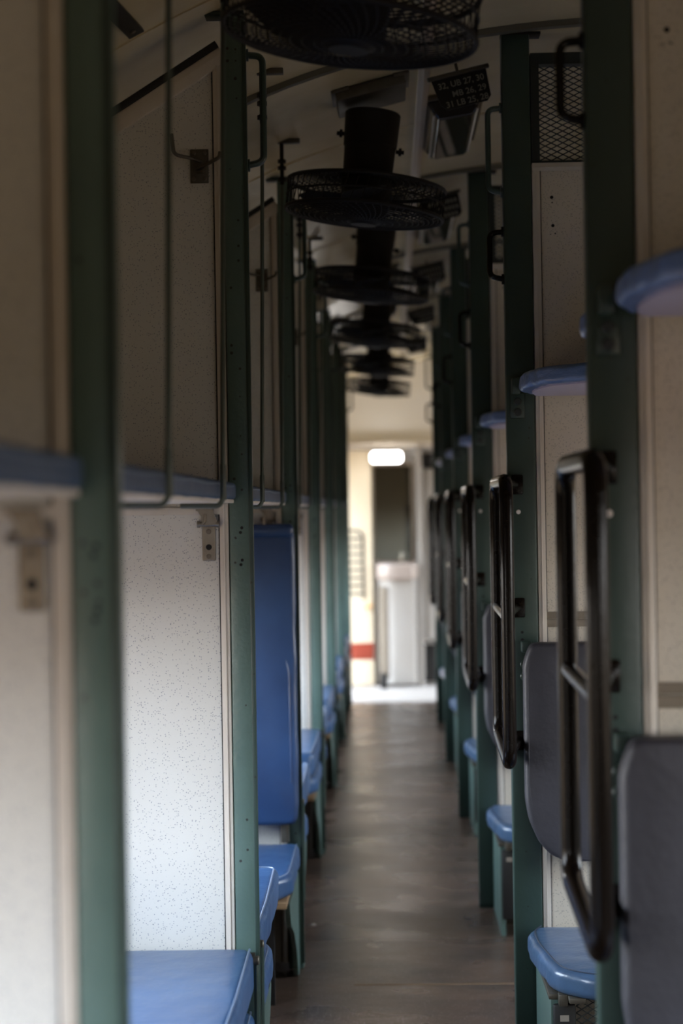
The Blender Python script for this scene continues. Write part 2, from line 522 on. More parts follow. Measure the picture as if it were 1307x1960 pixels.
def build_left_partition():
    r = empty('partition_panel', (0, PL[0], 0))
    tag(r, '', 'partition', 'partitions of the side berths on the left')
    xi = XL - 0.051
    mb = MB(); mb.prism(panel_poly(xi - 0.01), 0.014, 0.034, 'y')
    mb.build('panel', 'laminate', r, smooth=False)
    mb = MB()
    mb.box(xi - 0.020, xi, 0.006, 0.042, 0.02, 2.47, 0.002)
    mb.box(xi - 0.012, xi - 0.008, 0.003, 0.008, 0.02, 2.46, 0.001)
    mb.build('edge_trim', 'trim', r)
    # slanted top trim
    p0 = Vector((xi - 0.005, 0, 2.50)); p1 = Vector((WL + 0.005, 0, roof(WL) - 0.03))
    d = (p1 - p0); L = d.length; ang = math.atan2(d.z, -d.x)
    T = Matrix.Translation(p0) @ Matrix.Rotation(ang, 4, 'Y') @ Matrix.Rotation(math.pi, 4, 'Z')
    mb = MB(); mb.box(0, L, -0.042, -0.004, -0.036, 0.0, 0.003)
    mb.box(0, L, -0.046, -0.004, -0.019, -0.010, 0.002)
    mb.build('top_trim', 'trim', r, mtx=T)
    mb = MB(); mb.box(0, L, -0.045, -0.002, 0.0, 0.016, 0.002)
    mb.build('top_seal', 'dark', r, mtx=T)
    mb = MB(); mb.box(WL + 0.005, xi - 0.018, 0.006, 0.016, 1.485, 1.501, 0.002)
    mb.build('cross_trim', 'trim', r)
    mb = MB(); mb.box(xi - 0.0225, xi - 0.0195, 0.010, 0.016, 0.02, 2.46); mb.box(xi - 0.002, xi + 0.003, 0.012, 0.03, 0.02, 2.46); mb.build('edge_seal', 'hole', r)
    return r
part0 = build_left_partition()
part0['label'] = 'speckled cream partition at the left frame edge, partly cut off, before the first post'
for k in range(1, 7):
    lb = ('large white speckled partition panel with slanted top, in sharp focus beside the second left post' if k == 1 else
          'white speckled partition with slanted top joined to the left post, %s' % nth(k, 7))
    dup(part0, PITCH * k, lb)

# coat hooks
def build_hook():
    r = empty('coat_hook', (-0.398, PL[0] + 0.014, 2.243))
    tag(r, '', 'coat hook', 'coat hooks high on the left partitions')
    mb = MB(); mb.box(-0.020, 0.020, -0.004, 0, -0.037, 0.037, 0.0015); mb.build('plate', 'rust', r)
    for x in (-0.012, 0.012):
        for z in (-0.028, 0.028):
            mb = MB(); mb.cyl((x, -0.0065, z), (x, -0.003, z), 0.0045, n=12, bev=0.001); mb.build('screw', 'screw', r)
    mb = MB(); mb.tube(arc_path([(0.004, -0.004, 0.010), (-0.012, -0.030, 0.012), (-0.050, -0.045, 0.018), (-0.054, -0.048, 0.062)], 0.012), 0.0042, 8)
    mb.build('hook_arm', 'rust', r)
    mb = MB(); mb.tube(arc_path([(-0.004, -0.004, -0.006), (0.018, -0.030, -0.002), (0.048, -0.045, 0.010), (0.050, -0.046, 0.022)], 0.010), 0.0042, 8)
    mb.build('hook_arm', 'rust', r)
    mb = MB(); mb.tube(arc_path([(-0.004, -0.002, -0.012), (0.004, -0.02, -0.016), (0.012, -0.03, -0.016)], 0.008), 0.004, 8)
    mb.build('hook_arm', 'rust', r)
    return r
hk = build_hook()
hk['label'] = 'metal coat hook on the nearest left partition, above the frame edge panel'
for k in range(1, 7):
    dup(hk, PITCH * k, ('rusty double coat hook screwed high on the sharp white partition' if k == 1 else
                       'dark double coat hook on the left partition, %s' % nth(k, 7)))

# latch hinges under the side upper berth
def build_latch():
    r = empty('berth_latch', (-0.390, PL[0] + 0.014, 1.44))
    tag(r, '', 'latch', 'berth latches on the left partitions')
    mb = MB()
    mb.cushion([(-0.0145, -0.056), (0.0145, -0.056), (0.0145, 0.022), (-0.0145, 0.022)], 0, -0.005, r=0.002, axis='y', dome=0)
    mb.build('plate', 'steel', r)
    for z in (0.008, -0.046):
        mb = MB(); mb.cyl((0, -0.0075, z), (0, -0.004, z), 0.0055, n=14, bev=0.001); mb.build('screw', 'screw', r)
    mb = MB(); mb.cyl((0, -0.0062, -0.026), (0, -0.004, -0.026), 0.0065, n=14); mb.build('latch_hole', 'hole', r)
    mb = MB(); mb.cyl((-0.021, -0.012, 0.024), (0.021, -0.012, 0.024), 0.0055, n=12, bev=0.001)
    mb.cyl((-0.024, -0.012, 0.024), (-0.018, -0.012, 0.024), 0.0075, n=12); mb.cyl((0.018, -0.012, 0.024), (0.024, -0.012, 0.024), 0.0075, n=12)
    mb.build('hinge_pin', 'steel', r)
    mb = MB(); mb.prism([(-0.024, 0.056), (0.010, 0.056), (0.020, 0.030), (0.012, 0.022), (-0.012, 0.022), (-0.014, 0.040)], -0.016, -0.019, 'y')
    mb.prism([(-0.026, 0.053), (0.012, 0.053), (0.012, 0.057), (-0.026, 0.057)], -0.019, 0, 'y')
    mb.build('hinge_leaf', 'steel', r, smooth=False)
    mb = MB(); mb.tube([(-0.006, -0.02, 0.046), (-0.006, -0.022, 0.03), (-0.012, -0.022, 0.024)], 0.003, 8)
    mb.build('latch_tongue', 'steel', r)
    return r
lt = build_latch()
lt['label'] = 'blurred brown metal latch at the left frame edge under the berth'
for k in range(1, 7):
    dup(lt, PITCH * k, ('steel hinge latch with screws in focus at the top of the white panel' if k == 1 else
                       'small steel latch on the left partition, %s' % nth(k, 7)))

# side upper berths
def build_side_berth():
    r = empty('side_upper_berth', (0, 0, 1.509))
    tag(r, '', 'berth', 'side upper berths on the left')
    mb = MB(); mb.box(WL + 0.006, -0.332, 0.075, PITCH - 0.012, 0, 0.008, 0.002); mb.build('berth_board', 'board', r)
    mb = MB(); mb.cushion([(WL + 0.006, 0.07), (-0.326, 0.07), (-0.326, PITCH - 0.01), (WL + 0.006, PITCH - 0.01)], 0.007, 0.044, r=0.010, dome=0.004, res=0.04, amp=0.0018, fr=20)
    c = mb.build('mattress', 'blue_berth', r)
    mb = MB(); mb.tube([(-0.3265, 0.09 + i * 0.115, 0.035 + 0.0015 * math.sin(i * 1.7)) for i in range(16)], 0.0022, 6)
    mb.build('piping', 'piping', c)
    return r
sb = build_side_berth()
sb['label'] = 'blue padded side berth at the left frame edge, nearest one before the first post'
for k in range(1, 7):
    dup(sb, PITCH * k, ('blue padded side berth hung between the first and second left posts' if k == 1 else
                       'blue padded side upper berth reaching the left post %s' % nth(k, 7)))

# hanging rods
def build_rod():
    r = empty('berth_rod', (0, 0, 1.508))
    tag(r, '', 'rod', 'rods that hang the side upper berths')
    zt = roof(-0.30) - 1.508
    xa, xb = -0.3165, -0.302
    mb = MB()
    mb.tube(arc_path([(-0.40, 0, -0.0055), (-0.325, 0, -0.0065), (xa, 0, 0.008), (xa, 0, 0.07), (xb, 0, zt - 0.12)], 0.01), 0.0050, 10)
    mb.build('rod_shaft', 'rod', r)
    mb = MB(); mb.box(xa - 0.006, xa + 0.006, -0.003, 0.003, 0.005, 0.075, 0.002); mb.build('flattened_foot', 'rod', r)
    mb = MB()
    mb.cyl((xb, 0, zt - 0.13), (xb, 0, zt - 0.005), 0.006, n=10)
    for z in (zt - 0.12, zt - 0.085, zt - 0.065):
        mb.cyl((xb, 0, z), (xb, 0, z + 0.011), 0.0125, n=6)
    mb.build('turnbuckle', 'fan', r)
    mb = MB(); mb.box(xb - 0.015, xb + 0.055, -0.012, 0.012, zt - 0.006, zt + 0.008, 0.001); mb.build('ceiling_bracket', 'rust', r, mtx=Matrix.Rotation(0, 4, 'Y'))
    return r
rod = build_rod()
rod.location.y = 0.64 + PITCH
first_rod = True
for k in range(1, 7):
    for j, dy in enumerate((0, 0.84)):
        lb = 'thin green rod hanging the side berth between the %s and %s left posts, %s' % (
            ORD[k - 1], ORD[k], 'nearer rod' if j == 0 else 'farther rod')
        if first_rod: rod['label'] = lb; first_rod = False
        else: dup(rod, PITCH * (k - 1) + dy, lb)

# grab handles
def handle(name, x_face, side, y, z0, z1, group, m='green_r'):
    r = empty(name, (x_face, y, (z0 + z1) / 2))
    tag(r, '', 'grab handle', group)
    h = (z1 - z0) / 2
    s = side
    mb = MB(); mb.tube(arc_path([(0.0 * s, 0, h), (0.037 * s, 0, h - 0.003), (0.037 * s, 0, -h + 0.003), (0, 0, -h - 0.004)], 0.022, 6), 0.0075, 10)
    mb.build('handle_bar', m, r)
    for zz in (h, -h - 0.004):
        mb = MB(); mb.cyl((0, 0, zz), (0.006 * s, 0, zz), 0.014, n=12); mb.build('mounting_flange', m, r)
    return r
gl = handle('grab_handle', XL, 1, PL[0] + 0.03, 2.25, 2.487, 'grab handles high on the left posts')
gl['label'] = 'green grab handle high on the nearest left post'
for k in range(1, 7):
    dup(gl, PITCH * k, 'green tubular grab handle high on the left post %s' % nth(k, 7))

# side seats: cushion, base and folding backrest
def build_side_seat(facing, folded):
    """facing=-1: seat on the camera side of its partition; +1: on the far side. y=0 at the partition"""
    s = facing
    r = empty('side_bench', (0, 0, 0))
    tag(r, '', 'seat', 'side seats on the left')
    Y = lambda v: v * s
    xa, xb = WL + 0.01, -0.302
    mb = MB(); mb.cushion([(xa, Y(0.02)), (xb + 0.004, Y(0.02)), (xb + 0.004, Y(0.50)), (xb - 0.05, Y(0.60)), (xa, Y(0.60))], 0.345, 0.415, r=0.022, dome=0.006, res=0.03, amp=0.003, fr=26)
    c = mb.build('seat_cushion', 'blue', r)
    mb = MB(); mb.tube(arc_path([(xb - 0.010, Y(0.03), 0.412), (xb - 0.010, Y(0.50), 0.412), (xb - 0.06, Y(0.585), 0.412), (xa + 0.02, Y(0.585), 0.412)], 0.05), 0.0028, 6)
    mb.build('piping', 'piping', c)
    mb = MB(); mb.box(xa, xb - 0.012, min(Y(0.01), Y(0.58)), max(Y(0.01), Y(0.58)), 0.325, 0.345, 0.002)
    mb.build('seat_board', 'ply', r)
    # tapering green support plate by the aisle and dark apron
    mb = MB()
    pl = [(Y(0.012), 0.325), (Y(0.52), 0.325), (Y(0.46), 0.25), (Y(0.30), 0.19), (Y(0.16), 0.10), (Y(0.10), 0.0), (Y(0.012), 0.0)]
    mb.prism(round_poly(pl, 0.03), xb - 0.020, xb - 0.006, 'x')
    mb.build('side_support', 'green', r, smooth=False)
    mb = MB(); mb.box(xa, xb - 0.06, min(Y(0.40), Y(0.42)), max(Y(0.40), Y(0.42)), 0.0, 0.325, 0.002)
    mb.build('front_board', 'dark', r)
    if folded:
        pol = [(xa, Y(0.015)), (xb, Y(0.015)), (xb + 0.003, Y(0.45)), (xb, Y(0.80)), (xa, Y(0.80))]
        mb = MB(); mb.cushion(pol, 0.455, 0.548, r=0.020, dome=0.003, res=0.03, amp=0.0022, fr=18)
        b = mb.build('folded_backrest', 'blue', r)
        mb = MB(); mb.tube(arc_path([(xb - 0.010, Y(0.03), 0.5475), (xb - 0.007, Y(0.40), 0.5475), (xb - 0.013, Y(0.79), 0.5475), (xa + 0.02, Y(0.79), 0.5475)], 0.03), 0.0024, 6)
        mb.build('piping', 'piping', b)
        mb = MB(); mb.box(xa, xb - 0.015, min(Y(0.02), Y(0.78)), max(Y(0.02), Y(0.78)), 0.435, 0.457, 0.002)
        mb.build('backrest_board', 'slate', r)
        mb = MB()
        mb.tube(arc_path([(xb + 0.004, Y(0.05), 0.20), (xb + 0.006, Y(0.045), 0.50), (xb + 0.006, Y(0.04), 0.525)], 0.05), 0.006, 8)
        mb.build('hinge_rod', 'green_r', r)
        mb = MB(); mb.cyl((xb - 0.004, Y(0.045), 0.528), (xb + 0.012, Y(0.045), 0.528), 0.010, n=12, bev=0.002)
        mb.cyl((xb - 0.02, Y(0.03), 0.535), (xb + 0.002, Y(0.03), 0.535), 0.006, n=10)
        mb.build('hinge_bolt', 'rust', r)
    else:
        mb = MB()
        pol = [(xa, 0.485), (-0.308, 0.485), (-0.300, 0.54), (-0.300, 1.435), (xa, 1.435)]
        mb.cushion(pol, Y(0.03), Y(0.092), r=0.018, axis='y', dome=0.006, res=0.04, amp=0.0025, fr=17)
        b = mb.build('upright_backrest', 'deep', r)
        mb = MB(); mb.tube(arc_path([(-0.62, Y(0.094), 1.13), (-0.46, Y(0.094), 1.145), (-0.37, Y(0.094), 1.09), (-0.325, Y(0.094), 1.00), (-0.322, Y(0.094), 0.62)], 0.10), 0.0022, 6)
        mb.build('seam', 'deep', b)
        mb = MB(); mb.cushion([(xa, 1.405), (-0.303, 1.405), (-0.303, 1.45), (xa, 1.45)], Y(0.05), Y(0.108), r=0.016, axis='y', dome=0.003)
        mb.build('headrest_roll', 'deep', b)
        mb = MB(); mb.box(-0.40, -0.39, min(Y(0.08), Y(0.10)), max(Y(0.08), Y(0.115)), 1.43, 1.475, 0.002)
        mb.build('catch', 'steel', r)
        mb = MB(); mb.box(-0.36, -0.335, min(Y(0.02), Y(0.05)), max(Y(0.02), Y(0.05)), 0.42, 0.50, 0.002)
        mb.build('hinge_bracket', 'rust', r)
    return r
s_near = build_side_seat(-1, True); s_near.location.y = PL[0]
s_near['label'] = 'blue side seat before the nearest left post, at the bottom left corner'
s_up = build_side_seat(-1, False); s_up.location.y = PL[2] + 0.0
s_up['label'] = 'side seat with tall blue backrest standing upright, beyond the second left post'
s_far = build_side_seat(1, True); s_far.location.y = PL[0] + 0.05
s_far['label'] = 'blue side seat behind the nearest left post, backrest folded flat'
for k in range(1, 7):
    if k != 2:
        dup(s_near, PITCH * k, ('blue vinyl side seat in front of the sharp white partition, bottom left' if k == 1 else
            'folded blue side seat before the left post %s' % nth(k, 7)))
    if k < 6:
        dup(s_far, PITCH * k, ('blue side seat with worn edge just behind the second left post' if k == 1 else
            'folded blue side seat behind the left post %s' % nth(k, 7)))

# fixing strap on the ceiling, top left
mb = MB()
T = Matrix.Translation((-0.523, 3.50, roof(-0.523) - 0.012)) @ Matrix.Rotation(-math.radians(25), 4, 'Y') @ Matrix.Rotation(math.radians(-5), 4, 'Z')
mb.box(-0.018, 0.018, -0.16, 0.16, -0.005, 0.006, 0.002)
o = mb.build('ceiling_strap', 'dark', mtx=T)
tag(o, 'short dark metal strap screwed to the ceiling at the top left', 'strap')
for y in (-0.12, 0.12):
    mb = MB(); mb.cyl((0, y, -0.009), (0, y, -0.004), 0.006, n=12, bev=0.001); mb.build('screw', 'screw', o, mtx=T)

# ------------------------------------------------------------------ right side
def build_right_post():
    r = empty('support_post', (0, PR[0], 0))
    tag(r, '', 'post', 'green posts along the right of the aisle')
    x0, x1 = XR, XR + 0.075
    zt = roof(x0) - 0.008
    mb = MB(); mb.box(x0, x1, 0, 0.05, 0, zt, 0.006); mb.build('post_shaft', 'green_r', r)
    mb = MB()
    mb.cyl((0.345, -0.003, 1.478), (0.345, 0.0005, 1.478), 0.006, n=14, bev=0.001)
    mb.build('round_head_screw', 'board', r)
    for z in (1.075, 1.043):
        mb = MB(); mb.cyl((0.354, -0.006, z), (0.354, 0.001, z), 0.011, n=16, bev=0.002); mb.build('hinge_bolt', 'green_r', r)
    for z in (1.16, 1.14):
        mb = MB(); mb.cyl((0.350, -0.001, z), (0.350, 0.001, z), 0.004, n=10); mb.build('screw_hole', 'hole', r)
    mb = MB(); mb.box(x0, x1 + 0.03, 0.0, 0.05, zt - 0.004, zt + 0.004, 0.001); mb.build('top_plate', 'fan', r)
    mb = MB(); mb.box(x0, x1 + 0.003, 0.0, 0.055, 0, 0.02, 0.002); mb.build('foot_plate', 'green_r', r)
    return r
rpst = build_right_post()
rpst['label'] = 'wide dark green aisle post on the right, blurred, nearest one to the camera'
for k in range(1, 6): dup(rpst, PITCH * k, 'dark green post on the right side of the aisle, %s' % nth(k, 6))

PT = 2.38      # top of the laminate panel
def build_right_partition():
    r = empty('partition_panel', (0, PR[0], 0))
    tag(r, '', 'partition', 'partitions of the main bays on the right')
    x0, x1 = XR + 0.077, WR - 0.01
    mb = MB(); mb.box(x0 + 0.01, x1, 0.016, 0.036, 0.02, PT); mb.build('panel', 'laminate_r', r, smooth=False)
    mb = MB()
    mb.box(x0, x0 + 0.021, 0.004, 0.046, 0.02, PT, 0.002); mb.box(x0 + 0.009, x0 + 0.012, 0.001, 0.006, 0.02, PT - 0.01, 0.001)
    mb.build('edge_trim', 'trim', r)
    mb = MB(); mb.box(x0 + 0.0205, x0 + 0.0235, 0.012, 0.018, 0.02, PT); mb.build('edge_seal', 'hole', r)
    mb = MB(); mb.box(x0, x1, 0.004, 0.046, PT, PT + 0.02, 0.002); mb.box(x0, x1, 0.001, 0.006, PT + 0.006, PT + 0.010, 0.001)
    mb.build('top_trim', 'trim', r)
    mb = MB(); mb.box(x0 + 0.021, x1, 0.008, 0.018, 1.172, 1.192, 0.001); mb.box(x0 + 0.021, x1, 0.008, 0.018, 1.194, 1.212, 0.001)
    mb.build('cross_band', 'band', r)
    # grille over the panel
    za, zb = PT + 0.02, 2.665
    fr = MB()
    fr.box(x0, x0 + 0.022, 0.006, 0.044, za, zb); fr.box(x0, 1.30, 0.006, 0.044, zb - 0.004, zb + 0.026)
    fr.box(1.30, 1.33, 0.006, 0.044, za, zb); fr.box(x0, 1.3, 0.006, 0.044, za, za + 0.006)
    g = fr.build('grille_frame', 'mesh', r, smooth=False)
    ms = MB()
    pitch_x, pitch_z = 0.031, 0.0078
    gx0, gx1 = x0 + 0.022, 1.30
    nx = int((gx1 - gx0) / (pitch_x / 2)); nz = int((zb - za) / pitch_z)
    for j in range(nz):
        zc = za + pitch_z * (j + 0.5)
        sgn = 1 if j % 2 == 0 else -1
        pts = [(gx0 + i * pitch_x / 2, 0.02, zc + sgn * (1 if i % 2 == 0 else -1) * pitch_z * 0.5) for i in range(nx + 1)]
        ms.tube(pts, 0.0021, 4)
    ms.build('expanded_mesh', 'mesh', g, smooth=False)
    for (x, z, rr) in ((0.447, 2.31, 0.0045), (0.448, 2.296, 0.002), (0.449, 2.235, 0.0045), (0.455, 2.214, 0.002), (0.442, 2.212, 0.0015)):
        mb = MB(); mb.cyl((x, 0.0145, z), (x, 0.02, z), rr, n=10); mb.build('screw_hole', 'hole', r)
    return r
rp = build_right_partition()
rp['label'] = 'cream partition at the right frame edge, nearest one, partly cut off'
for k in range(1, 6):
    dup(rp, PITCH * k, ('speckled cream partition with mesh grille on top, behind the second right post' if k == 1 else
                       'cream bay partition with mesh top on the right, %s' % nth(k, 6)))

# upper berths
def build_upper(s):
    r = empty('upper_berth', (0, 0, 1.785))
    tag(r, '', 'berth', 'upper berths of the main bays on the right')
    Y = lambda v: v * s
    base = 0.0 if s < 0 else 0.05
    pol = [(0.375, Y(0.02)), (0.341, Y(0.14)), (0.338, Y(0.27)), (0.372, Y(0.44)), (0.47, Y(0.54)), (2.13, Y(0.54)), (2.13, Y(0.02))]
    mb = MB(); mb.cushion(pol, 0.0, 0.042, r=0.014, dome=0.006, res=0.012, amp=0.0035, fr=55)
    c = mb.build('mattress', 'lilac', r)
    pol2 = [(0.395, Y(0.03)), (0.372, Y(0.15)), (0.372, Y(0.27)), (0.395, Y(0.41)), (0.48, Y(0.515)), (2.12, Y(0.515)), (2.12, Y(0.03))]
    mb = MB(); mb.prism(round_poly(pol2, 0.03), -0.004, 0.006, 'z'); mb.build('underside_board', 'lilac_flat', r, smooth=False)
    if s < 0:
        mb = MB(); mb.box(0.327, 0.366, -0.006, 0.0, -0.060, 0.008, 0.004); mb.box(0.330, 0.352, -0.05, 0.0, 0.002, 0.045, 0.004)
        b = mb.build('post_bracket', 'green_r', r)
        for z in (-0.016, -0.044):
            mb = MB(); mb.cyl((0.347, -0.012, z), (0.347, -0.005, z), 0.0105, n=16, bev=0.002); mb.build('bracket_bolt', 'mesh', b)
    return r
ub = build_upper(-1); ub.location.y = PR[0]
ub['label'] = 'blue upper berth end at the upper right frame edge, nearest one'
uf = build_upper(1); uf.location.y = PR[0] + 0.05
uf['label'] = 'pale blue upper berth end peeking out behind the nearest right post'
for k in range(1, 6):
    dup(ub, PITCH * k, ('pale blue wrinkled upper berth between the two nearest right posts' if k == 1 else
                       'pale blue upper berth end before right post %s' % nth(k, 6)))
    if k < 6: dup(uf, PITCH * k, 'pale blue upper berth end behind right post %s' % nth(k, 6))

# middle berths folded down as backrests
def build_middle():
    r = empty('middle_berth', (0, PR[0], 0.56))
    tag(r, '', 'berth', 'folded middle berths on the right')
    pol = [(0.366, 0.577), (0.346, 0.525), (0.346, 0.17), (0.355, 0.115), (0.378, 0.062), (0.408, 0.028), (0.45, 0.010), (2.13, 0.008), (2.13, 0.577)]
    mb = MB(); mb.cushion(pol, -0.035, -0.098, r=0.012, axis='y', dome=0.005, rnd=0.016)
    c = mb.build('padded_back', 'slate', r)
    mb = MB(); mb.box(0.345, 0.372, -0.036, -0.001, 0.548, 0.578, 0.004); mb.build('hinge_lug', 'green_r', r)
    q = [(0.380, 0.565), (0.355, 0.515), (0.355, 0.175), (0.386, 0.075), (0.455, 0.018), (1.2, 0.018)]
    mb = MB(); mb.tube(arc_path([(a, -0.096, b) for a, b in q], 0.05), 0.0025, 6)
    mb.build('piping', 'slate', c)
    return r
md = build_middle()
md['label'] = 'dark slate padded middle berth hanging folded at the lower right frame edge'
for k in range(1, 6):
    dup(md, PITCH * k, ('slate grey padded middle berth hanging folded below the second right partition band' if k == 1 else
                       'slate grey folded middle berth at right post %s' % nth(k, 6)))

# lower berths
def build_lower():
    r = empty('lower_berth', (0, PR[0], 0))
    tag(r, '', 'berth', 'lower berths of the main bays on the right')
    pol = [(0.372, -0.02), (0.344, -0.08), (0.346, -0.20), (0.368, -0.40), (0.385, -0.47), (0.46, -0.53), (2.13, -0.53), (2.13, -0.02)]
    mb = MB(); mb.cushion(pol, 0.328, 0.388, r=0.020, dome=0.003, res=0.02, amp=0.002, fr=38)
    c = mb.build('seat_cushion', 'blue_worn', r)
    q = [(0.386, -0.02), (0.362, -0.08), (0.364, -0.20), (0.388, -0.39), (0.404, -0.455), (0.468, -0.512), (2.1, -0.512)]
    mb = MB(); mb.tube(arc_path([(a, b, 0.3885) for a, b in q], 0.04), 0.0020, 6); mb.build('piping', 'dark_piping', c)
    mb = MB(); mb.box(0.52, 0.525, -0.535, -0.50, 0.332, 0.384, 0.001); mb.build('seam', 'blue_worn', c)
    mb = MB(); mb.prism([(-0.01, 0.0), (-0.01, 0.322), (-0.44, 0.322), (-0.44, 0.0)], 0.372, 0.388, 'x'); mb.build('end_plate', 'green', r, smooth=False)
    mb = MB(); mb.box(0.366, 0.392, -0.445, -0.01, 0.312, 0.326, 0.003); mb.build('edge_angle', 'rust', r)
    mb = MB(); mb.box(0.376, 0.43, -0.452, -0.43, 0.06, 0.302, 0.006); b = mb.build('dark_box', 'dark', r)
    mb = MB(); mb.box(0.392, 0.413, -0.4535, -0.451, 0.262, 0.277); mb.build('box_label', 'label', b)
    mb = MB(); mb.box(0.388, 0.41, -0.47, -0.44, 0.302, 0.33, 0.003); mb.box(0.41, 0.45, -0.50, -0.44, 0.316, 0.33, 0.003); mb.build('support_bracket', 'rust', r)
    ms = MB()
    gx0, gx1 = 0.432, 1.2
    for j in range(36):
        zc = 0.02 + 0.0083 * (j + 0.5); sgn = 1 if j % 2 == 0 else -1
        ms.tube([(gx0 + i * 0.0135, -0.435, zc + sgn * (1 if i % 2 == 0 else -1) * 0.0042) for i in range(int((gx1 - gx0) / 0.0135))], 0.0018, 4)
    ms.build('mesh_front', 'mesh', r, smooth=False)
    return r
lw = build_lower()
lw['label'] = 'blue lower berth at the bottom right corner, nearest one to the camera'
for k in range(1, 6):
    dup(lw, PITCH * k, ('blue vinyl lower berth with clipped corner in front of the second right post' if k == 1 else
                       'blue lower berth end beside right post %s' % nth(k, 6)))

# ladders
def build_ladder():
    r = empty('ladder', (0.298, PR[0], 0.84))
    tag(r, '', 'ladder', 'black climbing ladders on the right posts')
    R = 0.0175
    ya, yb = -0.225, 0.205
    top = 0.718
    mb = MB(); mb.tube(arc_path([(0, (ya + yb) / 2, top), (0, ya, top), (0.0, ya, 0.0), (0, (ya + yb) / 2, 0.014)], 0.05, 7), R, 14)
    mb.build('near_rail', 'tube', r)
    mb = MB(); mb.tube(arc_path([(0, (ya + yb) / 2, top), (0, yb, top), (0.0, yb, 0.03), (0, (ya + yb) / 2, 0.014)], 0.05, 7), R, 14)
    mb.build('far_rail', 'tube', r)
    mb = MB(); mb.cyl((0, ya, 0.372), (0, yb, 0.378), R * 0.8, n=14); mb.build('rung', 'tube', r)
    for z in (0.71, 0.385, 0.035):
        mb = MB()
        mb.tube([(0.0, ya, z), (0.012, ya + 0.06, z), (0.040, -0.012, z)], 0.0115, 10)
        mb.box(0.028, 0.060, -0.012, -0.0005, z - 0.026, z + 0.026, 0.004)
        mb.build('wall_bracket', 'tube', r)
    return r
ld = build_ladder()
ld['label'] = 'black tubular climbing ladder on the right, large and blurred, nearest one'
for k in range(1, 6):
    dup(ld, PITCH * k, ('brown-black tubular ladder fixed to the second right post, nearly in focus' if k == 1 else
                       'dark tubular climbing ladder on right post %s' % nth(k, 6)))

# grab handles, right
gu = handle('grab_handle', XR, -1, PR[0] + 0.02, 2.33, 2.55, 'upper grab handles on the right posts')
gu['label'] = 'upper green grab handle on the nearest right post'
gw = handle('grab_handle', XR, -1, PR[0] + 0.02, 2.10, 2.222, 'lower grab handles on the right posts', 'tube')
gw['label'] = 'small dark grab handle high on the nearest right post before the mesh'
for k in range(1, 6):
    dup(gu, PITCH * k, 'upper green grab handle on the right post %s' % nth(k, 6))
    dup(gw, PITCH * k, 'lower dark grab handle on the right post %s' % nth(k, 6))

